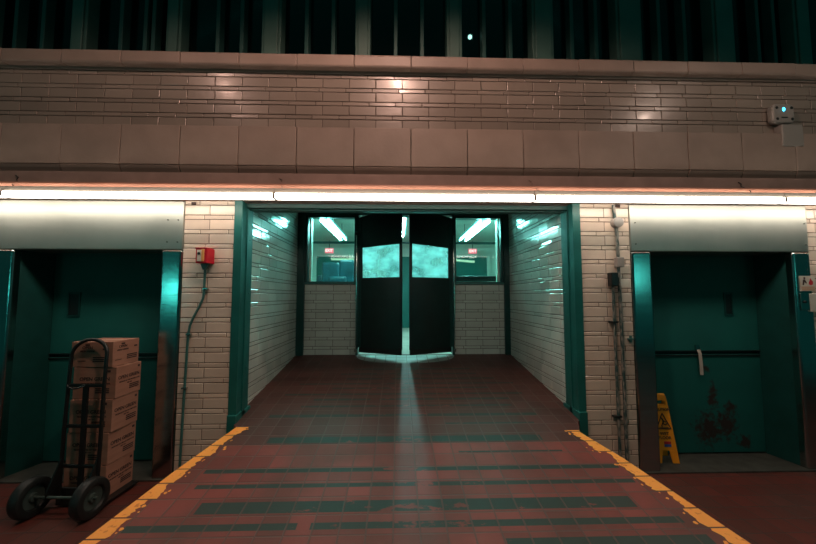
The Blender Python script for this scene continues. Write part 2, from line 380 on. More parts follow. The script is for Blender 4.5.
for y0, y1 in zip(ys, ys[1:]):
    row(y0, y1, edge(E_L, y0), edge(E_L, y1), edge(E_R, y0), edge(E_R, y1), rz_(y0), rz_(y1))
    for E in (E_L, E_R):
        mb.add([(edge(E, y0), y0, 0), (edge(E, y1), y1, 0), (edge(E, y1), y1, rz_(y1)), (edge(E, y0), y0, rz_(y0))], [(0, 1, 2, 3)])
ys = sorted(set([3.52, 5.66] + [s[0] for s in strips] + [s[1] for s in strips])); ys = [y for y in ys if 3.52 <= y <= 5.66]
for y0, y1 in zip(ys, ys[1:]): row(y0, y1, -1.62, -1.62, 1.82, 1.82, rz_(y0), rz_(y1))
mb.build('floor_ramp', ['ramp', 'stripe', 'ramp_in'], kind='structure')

# yellow edge lines, painted tile by tile with a ragged inner side
def yellow_line(E, side, ymax, label):
    q = MB(); y = 0.3
    S = 0.159; k = 0
    y = 2.145 - 12 * S
    while y < ymax - 0.02:
        y0, y1 = y + 0.005, min(y + S - 0.005, ymax)
        n = 9; pin = []; base = 0.105 + 0.02 * math.sin(k * 2.3)
        dent = random.choice((0, 0, 0.03))
        for i in range(n + 1):
            t = i / n; yy = y0 + (y1 - y0) * t
            wd = base + random.uniform(-0.014, 0.012) - dent * t
            if yy > ymax - 0.12: wd += 0.02
            x = edge(E, yy); pin.append(((x + side * 0.004, yy, rz_(yy) + 0.002), (x + side * wd, yy, rz_(yy) + 0.002)))
        for a, b in zip(pin, pin[1:]): q.add([a[0], a[1], b[1], b[0]], [(0, 1, 2, 3)])
        for _ in range(2):
            yy = random.uniform(y0, y1); x = edge(E, yy) + side * (base + random.uniform(0.015, 0.04)); r = random.uniform(0.006, 0.014)
            q.add([(x + r * math.cos(a) * random.uniform(.5, 1.2), yy + r * math.sin(a), rz_(yy + r * math.sin(a)) + 0.002) for a in [i * PI / 4 for i in range(8)]], [tuple(range(8))])
        y += S; k += 1
    return tag(q.build('yellow_line', 'yellow'), label, 'painted line', 'yellow edge lines of the ramp')
yellow_line(E_L, 1, 3.40, 'worn yellow painted line along the left edge of the red tiled ramp')
yellow_line(E_R, -1, 3.28, 'worn yellow painted line along the right edge of the red tiled ramp')

# ------------------------------------------------------------ walls
def pier(name, x0, x1, ub):
    o = bx(name, (x0, W, 0), (x1, W + 0.30, 2.70), 'grout', kind='structure')
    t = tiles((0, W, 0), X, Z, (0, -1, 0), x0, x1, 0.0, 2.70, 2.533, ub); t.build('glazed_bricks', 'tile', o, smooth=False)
    return o
pier('wall_front_left_pier', -2.118, -1.615, -1.873)
pier('wall_front_right_pier', 1.862, 2.374, 2.118)
pier('wall_front_far_left', -9.0, -4.03, -4.1)
pier('wall_front_far_right', 4.268, 9.0, 4.36)
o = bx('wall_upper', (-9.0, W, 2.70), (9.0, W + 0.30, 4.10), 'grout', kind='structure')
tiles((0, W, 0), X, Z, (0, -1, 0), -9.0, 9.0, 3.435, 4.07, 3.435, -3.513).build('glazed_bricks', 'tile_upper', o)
# stone cornice: big blocks with an undercut lower lip
q = MB(); x = 0.129 - 16 * 0.571
while x < 8.5:
    a, b = x + 0.003, x + 0.568; d = random.uniform(-0.003, 0.003); yf = 3.44 + d
    q.prism([(yf, 3.418), (yf, 3.02), (3.60, 3.02), (3.60, 3.418)], 0, a, b)
    q.prism([(yf, 3.014), (yf + 0.012, 2.985), (yf + 0.05, 2.93), (3.60, 2.925), (3.60, 3.014)], 0, a, b)
    x += 0.571
q.build('trim_1', 'stone', bevel=0.006, kind='structure')
q = MB(); x = 0.13 - 16 * 0.578
while x < 8.5:
    yf = 3.44 + random.uniform(-0.004, 0.004)
    q.prism([(yf, 4.045), (yf - 0.012, 4.06), (yf - 0.012, 4.165), (yf, 4.18), (3.86, 4.20), (3.86, 4.045)], 0, x + 0.002, x + 0.576)
    x += 0.578
q.build('trim_2', 'stone', bevel=0.007, kind='structure')
# drip moulding right under the ledge
bx('trim_3', (-9.0, 3.50, 4.018), (9.0, 3.53, 4.046), 'tile_upper', kind='structure', bevel=0.002)
# fascia and rounded salmon moulding under the cornice
bx('trim_4', (-9.0, 3.40, 2.795), (9.0, 3.56, 2.925), 'fascia', kind='structure')
q = MB(); pr_ = [(3.56, 2.805), (3.352, 2.805), (3.335, 2.797), (3.33, 2.785), (3.336, 2.772), (3.42, 2.722), (3.56, 2.722)]
q.prism(pr_, 0, -9.0, 9.0); q.build('trim_5', 'pink', kind='structure')
bx('trim_6', (-9.0, 3.44, 2.675), (9.0, W + 0.28, 2.726), 'fascia', kind='structure')
# hairline cables hooked over the moulding
for i, (cx, lab) in enumerate(((-1.13, 'thin cable looped over the salmon moulding, left of the doorway'), (1.33, 'thin cable looped over the salmon moulding, above the right door jamb'),
                               (3.47, 'thin dark cable hooked over the salmon moulding near the right end'), (-3.62, 'thin dark cable looped over the salmon moulding at the far left'))):
    pts = [(cx - 0.03, 3.395, 2.88), (cx, 3.393, 2.86), (cx - 0.01, 3.39, 2.835), (cx + 0.02, 3.37, 2.806), (cx + 0.02, 3.33, 2.77), (cx + 0.05, 3.325, 2.72), (cx + 0.10, 3.33, 2.70)]
    q = MB(); q.tube(pts, 0.004, 6); tag(q.build('cable', 'black' if i > 1 else 'fascia', smooth=True), lab, 'cable', 'short cables on the moulding')

# strip lights along the front
fx = [(-4.785, 'leftmost fluorescent batten, cut off by the left edge of the photo'), (-2.357, 'long fluorescent batten above the left elevator door and red alarm box'),
      (0.073, 'long fluorescent batten directly above the central doorway'), (2.503, 'long fluorescent batten above the right pier and wet floor sign'),
      (4.933, 'rightmost fluorescent batten, cut off by the right edge of the photo')]
for cx, lab in fx:
    t = thing('fluorescent_batten', lab, 'light fixture', (cx, 3.25, 2.706), group='fluorescent battens under the cornice')
    bx('housing', (-1.215, -0.022, -0.03), (1.215, 0.022, 0.019), 'cream', t, 0.004)
    q = MB(); pr_ = [(0.03, -0.030), (-0.03, -0.030), (-0.040, -0.040), (-0.035, -0.076), (0.035, -0.076), (0.040, -0.040)]
    q.prism(pr_, 0, -1.203, 1.203); q.build('diffuser', 'tubewarm', t)
    for s in (-1, 1): bx('end_cap', (s * 1.209 - 0.006, -0.041, -0.077), (s * 1.209 + 0.006, 0.041, -0.03), 'cream', t, 0.001)

# ------------------------------------------------------------ dark windows above the ledge
bx('wall_upper_windows', (-9.0, 4.75, 4.10), (9.0, 4.8, 7.2), 'void', kind='structure')
glass_pane = bx('window_1', (-9.0, 3.99, 4.15), (9.0, 4.0, 7.0), glass('dark_window_glass', (0.25, 0.42, 0.42), 0.12, 0.0), kind='structure')
bx('window_1_sill', (-9.0, 3.85, 4.10), (9.0, 4.8, 4.19), 'mull', kind='structure')
posts = [(-3.655, -3.479), (-2.61, -2.442), (-1.548, -1.331), (-0.492, -0.318), (0.557, 0.734), (1.552, 1.802), (2.548, 2.851), (3.707, 3.966), (-4.72, -4.55), (4.70, 4.9)]
for i, (a, b) in enumerate(posts):
    q = MB(); q.box((a, 3.84, 4.19), (b, 4.0, 7.0)); q.box((a + 0.03, 3.82, 4.19), (b - 0.03, 3.84, 7.0))
    q.build('window_1_post', 'mull', kind='structure', bevel=0.01)
for a in (-3.14, -2.87, -2.78, -2.06, -1.79, -1.055, -0.75, -0.03, 0.276, 1.0, 1.31, 2.04, 2.33, 3.09, 3.40, -4.0, -4.3, 4.3, 4.5):
    bx('window_1_mullion', (a - 0.022, 3.88, 4.19), (a + 0.022, 4.0, 7.0), 'mull_dark', kind='structure', bevel=0.006)
bx('window_1_head', (-9.0, 3.8, 6.6), (9.0, 4.0, 7.2), 'mull_dark', kind='structure')
# pipes and bracing faintly seen behind the glass
q = MB(); q.tube([(2.9, 4.4, 4.19), (3.35, 4.4, 5.5)], 0.02); q.tube([(3.3, 4.4, 4.19), (2.95, 4.4, 5.4)], 0.02)
tag(q.build('cross_brace', 'mull_dark'), 'thin crossed braces faintly seen behind the dark upper window on the right', 'brace')
t = thing('reflected_bulb', 'small round white glow added behind the dark upper windows to show a reflected bulb', 'lamp', (0.924, 4.3, 5.064))  # bulb added behind the glass to stand for one reflected in it
q = MB(); q.lathe([(-0.026 * math.cos(i * PI / 10), 0.026 * math.sin(i * PI / 10)) for i in range(11)], (0, 0, 0), 'z', 16); q.build('bulb', 'bulb', t, smooth=True)
q = MB(); q.tube([(0, 0, 0.024), (0, 0, 2.6)], 0.006, 6); q.build('stem', 'black', t)

# ------------------------------------------------------------ passage
for name, xw, nx, sgn in (('wall_passage_left', -1.60, 1, -1), ('wall_passage_right', 1.80, -1, 1)):
    a, b = sorted((xw, xw + sgn * 0.2))
    o = bx(name, (a, W + 0.12, 0.0), (b, 5.66, 3.25), 'grout', kind='structure')
    tiles((xw, 0, 0), Y, Z, (nx, 0, 0), W + 0.14, 5.62, 0.45, 3.22, 2.533, 3.58).build('glazed_bricks', 'tile_white', o)
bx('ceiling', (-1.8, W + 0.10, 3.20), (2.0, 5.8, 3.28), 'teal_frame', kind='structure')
# green door jambs and lintel
for name, xs, sg in (('trim_7', -1.545, -1), ('trim_8', 1.781, 1)):
    q = MB()
    xo = xs + sg * 0.078
    q.prism([(xs, 3.495), (xo, 3.495), (xo, 3.52), (xs + sg * 0.078, 3.82), (xs + sg * 0.03, 3.82), (xs + sg * 0.03, 3.80), (xs, 3.76)], 2, 0.0, 2.68)
    q.box((min(xs, xs - sg * 0.012), 3.60, 0), (max(xs, xs - sg * 0.012), 3.66, 2.62))
    q.box((min(xs - sg * 0.012, xs + sg * .07), 3.46, 0.3), (max(xs - sg * 0.012, xs + sg * .07), 3.80, rz_(3.8) + 0.03))
    for zz in (1.0, 1.75, 2.3): q.box((min(xs, xs - sg * 0.005), 3.685, zz), (max(xs, xs - sg * 0.005), 3.70, zz + 0.015))
    q.build(name, 'teal', kind='structure', bevel=0.006)
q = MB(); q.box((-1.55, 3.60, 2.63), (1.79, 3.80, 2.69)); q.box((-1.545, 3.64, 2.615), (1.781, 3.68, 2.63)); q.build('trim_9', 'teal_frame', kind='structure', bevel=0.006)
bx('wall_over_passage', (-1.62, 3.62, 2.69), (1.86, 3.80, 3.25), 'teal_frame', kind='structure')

# partition at the back of the passage
PY = 5.65
def rect_frame(q, x0, x1, z0, z1, t, y0, y1):
    q.box((x0, y0, z0), (x0 + t, y1, z1)); q.box((x1 - t, y0, z0), (x1, y1, z1)); q.box((x0 + t, y0, z1 - t), (x1 - t, y1, z1)); q.box((x0 + t, y0, z0), (x1 - t, y1, z0 + t))
for name, x0, x1 in (('wall_partition_left', -1.48, -0.665), ('wall_partition_right', 0.905, 1.71)):
    o = bx(name, (x0, PY, 0.6), (x1, PY + 0.12, 1.93), 'grout', kind='structure')
    tiles((0, PY, 0), X, Z, (0, -1, 0), x0, x1, 0.78, 1.925, 1.082 - 0.58, x0 + 0.18).build('glazed_bricks', 'tile_white', o)
for n, x0, x1 in ((2, -1.48, -0.665), (3, 0.905, 1.71)):
    q = MB(); rect_frame(q, x0, x1, 1.925, 3.03, 0.035, PY - 0.02, PY + 0.13)
    o = q.build('window_%d' % n, 'teal_frame', kind='structure', bevel=0.004)
    xi = x0 + 0.075 if n == 2 else x1 - 0.075
    qq = MB(); qq.box((xi - 0.012, PY - 0.01, 1.96), (xi + 0.012, PY + 0.12, 2.995)); qq.build('stop_bead', 'silver', o, 0.003)
    bx('glass_pane', (x0 + 0.03, PY + 0.05, 1.955), (x1 - 0.03, PY + 0.056, 3.0), 'glass', o)
    bx('window_sill', (x0, PY - 0.035, 1.915), (x1, PY + 0.14, 1.945), 'conduit', o, 0.004)
q = MB()
for a, b in ((-1.62, -1.48), (-0.665, -0.625), (0.865, 0.905), (1.71, 1.82)): q.box((a, PY - 0.05, 0.6), (b, PY + 0.14, 3.2))
q.box((-1.62, PY - 0.05, 3.03), (1.82, PY + 0.14, 3.2)); q.build('trim_10', 'teal_frame', kind='structure', bevel=0.005)
for x0 in (-0.655, 0.895):
    q = MB(); q.tube([(x0, PY - 0.07, 0.85), (x0, PY - 0.07, 2.72)], 0.011, 8)
    for z in (0.86, 2.70): q.box((x0 - 0.02, PY - 0.09, z), (x0 + 0.02, PY - 0.04, z + 0.04))
    tag(q.build('hinge_post', 'steel'), 'thin bright hinge rod %s of the pair of black swing doors' % ('on the left side' if x0 < 0 else 'on the right side'), 'hinge rod')

# the pair of rubber swing doors, standing a little open towards the passage
def swing_door(hx, ang, s, lab):
    t = thing('swing_door', lab, 'door', (hx, PY - 0.02, 0.86), ang, 'black rubber swing doors')
    Wd = 0.75; n = 12
    def topz(u): return 2.13 + 0.045 * math.sin(PI * 0.5 * u) + 0.03 * u
    def sheet(mb_, u0, u1, zb, zt):
        # vertical strip from the hinge outward with thickness, bowed slightly
        for i in range(n):
            a, b = u0 + (u1 - u0) * i / n, u0 + (u1 - u0) * (i + 1) / n
            f = lambda u: -0.03 * math.sin(PI * u)
            vs = []
            for u in (a, b):
                for yy in (-0.008, 0.008):
                    vs += [(s * u * Wd, f(u) + yy, zb(u)), (s * u * Wd, f(u) + yy, zt(u))]
            mb_.add(vs, [(0, 1, 3, 2), (4, 6, 7, 5), (0, 4, 5, 1), (2, 3, 7, 6), (0, 2, 6, 4), (1, 5, 7, 3)])
    u0, u1, za, zb = 0.10, 0.955, 1.155, 1.63
    q = MB()
    wz0 = lambda u: za; wz1 = lambda u: zb + 0.035 * u
    sheet(q, 0.0, 1.0, lambda u: 0.07, wz0); sheet(q, 0.0, 1.0, wz1, topz)
    sheet(q, 0.0, u0, wz0, wz1); sheet(q, u1, 1.0, wz0, wz1)
    q.build('panel', 'leafrubber', t, smooth=True)
    q = MB(); sheet(q, u0, u1, wz0, wz1); q.build('vision_window', 'scratched', t, smooth=True)
    q = MB(); q.tube([(s * Wd, 0.0, 0.07), (s * Wd, 0, 2.12)], 0.012, 8); q.build('edge_seal', 'black', t, smooth=True)
    q = MB(); q.box((min(0, s * 0.05), -0.022, 0.07), (max(0, s * 0.05), 0.022, 2.1)); q.build('hinge_stile', 'teal_frame', t, 0.004)
    q = MB(); q.box((min(s * .02, s * Wd), -0.014, -0.01), (max(s * .02, s * Wd), 0.014, 0.10)); q.build('kick_strip', 'black', t)
    return t
swing_door(-0.622, -math.radians(25), 1, 'left leaf of the black rubber swing doors with a hazy window')
swing_door(0.862, math.radians(25), -1, 'right leaf of the black rubber swing doors with a hazy window')

# pale arc painted on the floor for the light pool at the swing doors
q = MB(); n = 24; pts = [(0.12 - 0.76 * math.cos(i * PI / n), 5.60 - 0.40 * math.sin(i * PI / n) ** 0.8) for i in range(n + 1)]
q.add([(x, y, rz_(y) + 0.0015) for x, y in pts], [tuple(range(n + 1))]); q.build('trim_12', 'arc', kind='structure')

# ------------------------------------------------------------ back room
FZ = 0.81
bx('floor_back_room', (-3.2, 5.66, FZ - 0.1), (3.4, 10.3, FZ), 'backfloor', kind='structure')
bx('ceiling_back_room', (-3.2, 5.80, 3.30), (3.4, 10.3, 3.38), 'backwall', kind='structure')
bx('wall_back_room_left', (-3.3, 5.80, FZ), (-3.2, 10.3, 3.3), 'backwall', kind='structure')
bx('wall_back_room_right', (3.4, 5.80, FZ), (3.5, 10.3, 3.3), 'backwall', kind='structure')
for a, b in ((-3.3, -1.62), (1.82, 3.5)): bx('wall_back_room_front', (a, 5.75, FZ), (b, 5.80, 3.3), 'backwall', kind='structure')
bx('wall_back_room_far', (-3.3, 10.3, FZ), (3.5, 10.4, 3.38), 'backwall', kind='structure')
q = MB(); q.box((-3.2, 9.6, 3.16), (3.4, 9.66, 3.22)); q.build('trim_11', 'teal_frame', kind='structure')
for n, (a, b) in enumerate(((-2.36, -1.42), (1.60, 2.62), (-0.35, 0.75))):
    q = MB(); q.box((a, 10.26, FZ), (b, 10.30, 2.88)); o = q.build('door_%d' % (n + 1), 'teal_door', kind='structure')
    q = MB(); q.box((a - 0.09, 10.22, FZ), (a, 10.3, 2.97)); q.box((b, 10.22, FZ), (b + 0.09, 10.3, 2.97)); q.box((a, 10.22, 2.88), (b, 10.3, 2.97)); q.build('door_frame', 'backwall', o)
for x, z, lab in ((-1.93, 3.0, 'small lit red exit sign seen through the left window'), (2.125, 3.0, 'small lit red exit sign seen through the right window')):
    t = thing('exit_sign', lab, 'exit sign', (x, 9.9, z), group='exit signs in the back room')
    bx('sign_box', (-0.115, -0.03, -0.07), (0.115, 0.03, 0.07), 'exit', t, 0.004)
    text('lettering', 'EXIT', 0.10, 'exitw', t, (0, -0.034, 0.0), (PI / 2, 0, 0))
    q = MB(); q.tube([(0, 0, 0.08), (0, 0, 0.3)], 0.01, 6); q.build('hanger', 'black', t)
for x, x2, lab in ((-1.27, -1.16, 'bright twin tube ceiling light seen through the left window'), (1.53, 1.39, 'bright twin tube ceiling light seen through the right window')):
    t = thing('tube_light', lab, 'light fixture', ((x + x2) / 2, 6.3, 2.98), group='tube lights of the back room')
    for xx in (x, x2):
        q = MB(); q.tube([(xx - (x + x2) / 2, -0.50, 0), (xx - (x + x2) / 2, 1.5, 0)], 0.022 if xx == x else 0.013, 10); q.build('tube', 'tubeback', t, smooth=True)
    bx('housing', (-0.09, -0.52, 0.028), (0.09, 1.6, 0.07), 'conduit', t, 0.006)
    for yy in (-0.4, 1.3):
        q = MB(); q.tube([(0, yy, 0.07), (0, yy, 0.32)], 0.006, 6); q.build('hanging_rod', 'black', t)
bx_l = thing('ceiling_light', 'long ceiling light of the back room seen between the two swing doors', 'light fixture', (0.12, 7.4, 3.26))
q = MB(); q.tube([(0, -1.2, -0.06), (0, 1.2, -0.06)], 0.02, 10); q.build('tube', 'tubemid', bx_l, smooth=True)
bx('housing', (-0.06, -1.25, -0.035), (0.06, 1.25, 0.04), 'conduit', bx_l, 0.005)
# dark heap behind the left window
t = thing('loaded_cart', 'cart heaped with dark blue wrapped goods behind the left window', 'cart', (-1.42, 8.0, FZ))
q = MB()
for (a, b) in (((-0.36, -0.3, 0.25), (0.46, 0.3, 1.18)), ((-0.25, -0.28, 1.17), (0.14, 0.22, 1.66)), ((0.12, -0.26, 1.16), (0.46, 0.25, 1.72)), ((-0.36, -0.25, 1.15), (-0.22, 0.2, 1.38)), ((-0.1, -0.33, 1.0), (0.3, -0.2, 1.35))): q.box(a, b)
q.build('wrapped_goods', 'tarp', t, 0.05, seg=3)
bx('deck', (-0.40, -0.34, 0.16), (0.50, 0.34, 0.25), 'black', t, 0.01)
for a in (-0.3, 0.4):
    for b in (-0.25, 0.25):
        q = MB(); q.lathe([(-0.02, 0), (-0.02, 0.08), (0.02, 0.08), (0.02, 0)], (a, b, 0.08), 'x', 16); q.build('wheel', 'rubber', t)
q = MB(); q.box((-0.33, -0.03, -0.02), (0.33, 0.03, 0.02)); o = q.build('wooden_batten', 'wood'); o.location = (-1.16, 7.9, 2.55)
tag(o, 'pale wooden batten lying on the dark heap behind the left window', 'batten')
# right side: dark rail, a gate arm and a small notice
t = thing('handrail', 'dark horizontal rail crossing the lower part of the right window', 'rail', (1.35, 6.0, FZ))
bx('rail', (-0.42, -0.03, 1.17), (0.48, 0.03, 1.26), 'black', t, 0.01)
for a in (-0.39, 0.45): bx('post', (a - 0.02, -0.02, 0), (a + 0.02, 0.02, 1.18), 'black', t, 0.004)
q = MB(); q.box((-0.32, -0.02, -0.022), (0.32, 0.02, 0.022)); o = q.build('gate_arm', 'wood'); o.location = (1.35, 7.6, 2.50); o.rotation_euler = (0, math.radians(5), 0)
tag(o, 'short pale arm slanting across the green door behind the right window', 'bar')
q = MB(); q.box((-0.02, -0.02, -1.69), (0.02, 0.02, 0.0)); q.build('post', 'black', o).location = (-0.3, 0.05, 0)
q = MB(); q.box((-0.2, -0.01, -0.05), (0.2, 0.01, 0.05)); o = q.build('door_notice', 'white'); o.location = (2.22, 10.25, 2.21)
tag(o, 'small white notice on the green door behind the right window', 'notice')

# ------------------------------------------------------------ freight elevator doors
def freight(x0, x1, jl, jr, y_b, bl, br, lab, stained, win, lip):
    """x0..x1 whole steel surround, jl..jr opening, bl..br back corners at depth y_b"""
    t = thing('freight_elevator_door', lab, 'elevator door', (0, 0, 0), group='freight elevator doors')
    q = MB(); q.box((x0, W - 0.015, 2.183), (x1, W + 0.30, 2.676)); q.build('header', 'steel_head', t, 0.01)
    for a, b in ((x0, jl), (jr, x1)):
        q = MB(); q.box((a, W - 0.02, 0.0), (b, W + 0.10, 2.183)); q.build('jamb', 'steel', t, 0.022, seg=4)
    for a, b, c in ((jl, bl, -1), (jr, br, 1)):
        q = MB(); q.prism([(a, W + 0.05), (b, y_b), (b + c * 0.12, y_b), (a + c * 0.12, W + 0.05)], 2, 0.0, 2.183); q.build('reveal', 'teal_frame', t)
    z_split = 1.10
    pd = 0.035
    m2 = 'teal_stained' if stained else 'teal_door'
    q = MB(); q.box((bl, y_b, z_split + 0.014), (br, y_b + pd, 2.30)); up = q.build('upper_panel', 'teal_door', t, 0.004)
    q = MB(); q.box((bl, y_b, 0.03), (br, y_b + pd, z_split - 0.014)); lo = q.build('lower_panel', m2, t, 0.004)
    wa, wb = win
    q = MB(); q.box((wa + .012, y_b - 0.004, 1.53), (wb - .012, y_b + 0.005, 1.75)); q.build('vision_window', 'black', up)
    q = MB(); rect_frame(q, wa, wb, 1.51, 1.77, 0.014, y_b - 0.010, y_b + 0.002); q.build('window_frame', 'teal_frame', up)
    q = MB(); q.box((bl, y_b - 0.012, z_split - 0.03), (br, y_b, z_split - 0.018)); q.box((bl, y_b - 0.012, z_split + 0.018), (br, y_b, z_split + 0.028)); q.build('meeting_rail', 'black', t)
    q = MB(); q.box((bl, y_b + 0.03, z_split - .02), (br, y_b + 0.05, z_split + .02)); q.build('gap_seal', 'black', t)
    q = MB(); q.box((x0 + 0.02, W - 0.04, 0.0), (x1 - 0.02, y_b + 0.04, 0.016)); q.build('sill', 'sill', t, 0.004)
    bx('shaft_backing', (x0, y_b + 0.05, 0), (x1, y_b + 0.09, 2.6), 'void', t)
    return t, up, lo
fl, upl, lol = freight(-4.025, -2.122, -3.725, -2.322, 3.86, -3.66, -2.26, 'teal freight elevator door in a steel surround behind the loaded hand truck', False, (-3.505, -3.375), True)
fr, upr, lor = freight(2.379, 4.264, 2.588, 4.075, 3.86, 2.53, 4.03, 'teal rust-stained freight elevator door in a steel surround behind the wet floor sign', True, (3.655, 3.752), True)
# pull strap and latch on the right door
q = MB(); pts = [(3.315, 3.845, 1.16), (3.325, 3.83, 1.10), (3.332, 3.83, 0.98), (3.338, 3.835, 0.865)]
for a, b in zip(pts, pts[1:]):
    q.add([(a[0] - .018, a[1], a[2]), (a[0] + .018, a[1], a[2]), (b[0] + .018, b[1], b[2]), (b[0] - .018, b[1], b[2]), (a[0] - .018, a[1] + .004, a[2]), (a[0] + .018, a[1] + .004, a[2]), (b[0] + .018, b[1] + .004, b[2]), (b[0] - .018, b[1] + .004, b[2])],
          [(0, 1, 2, 3), (4, 7, 6, 5), (0, 3, 7, 4), (1, 5, 6, 2), (0, 4, 5, 1), (3, 2, 6, 7)])
st = q.build('pull_strap', 'strap', lor); st['label'] = 'white webbing pull strap'
q = MB(); q.box((3.29, 3.84, 1.13), (3.335, 3.865, 1.19)); q.build('latch', 'steel', lor, 0.004)
q = MB(); q.box((2.56, 3.835, 1.075), (2.60, 3.862, 1.115)); q.build('latch', 'steel', lor, 0.004)
q = MB(); q.box((-3.42, 3.835, 1.11), (-3.36, 3.862, 1.17)); q.build('latch', 'black', lol, 0.004)
# rivets on the surrounds
for par, xs in ((fl, (-2.17, -2.27)), (fr, (2.43, 4.225))):
    q = MB()
    for xx in xs:
        for zz in (2.48, 2.26, 2.0, 1.55):
            q.lathe([(W - 0.024, 0), (W - 0.024, 0.006), (W - 0.012, 0.008)], (xx, 0, zz), 'y', 8)
    q.build('rivets', 'steel', par)
# call plates and small notice on the right surround
def call_plate(x0, x1, z0, z1, lab):
    t = thing('call_plate', lab, 'call plate', ((x0 + x1) / 2, W - 0.021, (z0 + z1) / 2), group='elevator call plates')
    hx_, hz = (x1 - x0) / 2, (z1 - z0) / 2
    bx('plate', (-hx_, -0.012, -hz), (hx_, 0, hz), 'steel', t, 0.004)
    q = MB(); q.lathe([(-0.026, 0), (-0.026, 0.011), (-0.01, 0.014)], (-hx_ * 0.2, 0, 0), 'y', 14); q.build('button', 'black', t)
    return t
call_plate(4.118, 4.205, 1.585, 1.755, 'steel call button plate just below the pictogram notice at the right elevator')
call_plate(-4.00, -3.93, 1.84, 2.0, 'steel call button plate at the far left edge, on the left elevator surround')
q = MB(); q.box((4.21, W - 0.035, 1.57), (4.32, W - 0.021, 1.755)); tag(q.build('blank_plate', 'silver', bevel=0.003), 'pale blank plate right of the call button at the right edge', 'plate')
t = thing('safety_notice', 'small square notice with dark pictograms above the right call button plate', 'notice', (4.205, W - 0.022, 1.858))
bx('board', (-0.078, -0.005, -0.078), (0.078, 0, 0.078), 'silver', t)
bx('bottom_band', (-0.07, -0.007, -0.072), (0.07, -0.004, -0.03), 'tape', t)
q = MB(); q.lathe([(-0.008, 0), (-0.008, 0.012)], (-0.035, 0, 0.055), 'y', 10)
q.prism([(-0.05, 0.04), (-0.03, 0.042), (-0.012, 0.005), (-0.02, -0.002), (-0.034, 0.018), (-0.045, -0.018), (-0.058, -0.014)], 1, -0.008, -0.006); q.build('running_figure', 'ink', t)
q = MB(); q.prism([(0.03, 0.055), (0.04, 0.035), (0.055, 0.02), (0.05, -0.01), (0.03, -0.018), (0.01, -0.008), (0.012, 0.015), (0.022, 0.03)], 1, -0.008, -0.006); q.build('flame', 'label_red', t)

# ------------------------------------------------------------ things on the piers
t = thing('fire_alarm_box', 'small red fire alarm box on the left tiled pier', 'fire alarm', (-1.87, W - 0.008, 2.115))
q = MB(); q.prism([(-0.06, -0.115), (0.045, -0.115), (0.062, 0.0), (-0.06, 0.0)], 2, -0.072, 0.072); q.build('case', 'red', t, 0.006)
bx('front_plate', (-0.045, -0.121, -0.055), (-0.005, -0.114, 0.055), 'silver', t, 0.002)
bx('gold_strip', (-0.005, -0.120, -0.055), (0.022, -0.114, 0.062), 'gold', t, 0.002)
q = MB(); q.lathe([(-0.128, 0), (-0.128, 0.012), (-0.12, 0.014)], (-0.026, 0, 0.02), 'y', 14); q.build('lens', 'black', t)
bx('top_rim', (-0.066, -0.119, 0.068), (0.05, 0, 0.078), 'red', t, 0.003)
t = thing('alarm_conduit', 'thin dark teal conduit bending down the left pier from the alarm box', 'conduit', (0, 0, 0))
yy = W - 0.022
q = MB(); q.tube([(-1.885, yy - 0.02, 2.05), (-1.89, yy, 1.98), (-1.89, yy, 1.76), (-1.90, yy, 1.70), (-1.935, yy, 1.62), (-1.985, yy, 1.52), (-2.015, yy, 1.44), (-2.027, yy, 1.34), (-2.035, yy, 1.0), (-2.045, yy, 0.6), (-2.055, yy, 0.02)], 0.0115, 10)
q.build('pipe', 'conduit', t, smooth=True)
q = MB(); q.prism([(-1.925, 2.05), (-1.845, 2.05), (-1.88, 1.985), (-1.90, 1.985)], 1, yy - 0.03, yy + 0.014); q.build('gland', 'conduit', t, 0.003)
for x, z in ((-1.875, 1.80), (-2.04, 0.85), (-2.02, 1.36)):
    q = MB(); q.box((x - 0.026, yy - 0.016, z - 0.008), (x + 0.024, yy + 0.016, z + 0.008)); q.build('clamp', 'steel', t, 0.002)

t = thing('tall_conduit', 'tall chipped conduit running the full height of the right tiled pier', 'conduit', (0, 0, 0), group='conduits on the right pier')
yy = W - 0.03
q = MB(); q.tube([(2.205, yy, 2.66), (2.215, yy, 2.52), (2.225, yy, 2.43), (2.232, yy, 2.3), (2.236, yy, 1.6), (2.24, yy, 0.8), (2.24, yy, 0.02)], 0.0165, 10); q.build('pipe', 'pipe', t, smooth=True)
q = MB(); q.lathe([(W - 0.075, 0), (W - 0.075, 0.045), (W - 0.07, 0.052), (W - 0.01, 0.052)], (2.228, 0, 2.475), 'y', 22); q.build('round_box', 'device', t, smooth=True)
q = MB(); q.box((2.20, W - 0.07, 2.02), (2.272, W - 0.008, 2.12)); q.build('square_box', 'device', t, 0.006)
t = thing('short_conduit', 'shorter dark conduit dropping from the black box on the right pier', 'conduit', (0, 0, 0), group='conduits on the right pier')
q = MB(); q.tube([(2.168, yy, 1.84), (2.168, yy, 1.2), (2.172, yy, 0.5), (2.172, yy, 0.02)], 0.014, 10); q.build('pipe', 'pipe', t, smooth=True)
q = MB(); q.box((2.125, W - 0.085, 1.83), (2.195, W - 0.008, 1.965)); q.build('black_box', 'black', t, 0.006)
for z in (1.47, 0.55):
    q = MB(); q.box((2.12, yy - 0.022, z - 0.009), (2.20, yy + 0.024, z + 0.009)); q.build('clamp', 'black', t, 0.003)
for x, z, lab in ((2.335, 1.30, 'small dark bracket on the right pier beside the steel jamb'), ):
    q = MB(); q.box((x - 0.03, W - 0.03, z - 0.008), (x + 0.03, W - 0.006, z + 0.008)); q.box((x - 0.008, W - 0.03, z - 0.035), (x + 0.008, W - 0.006, z + 0.035))
    tag(q.build('wall_bracket', 'conduit', bevel=0.003), lab, 'bracket')
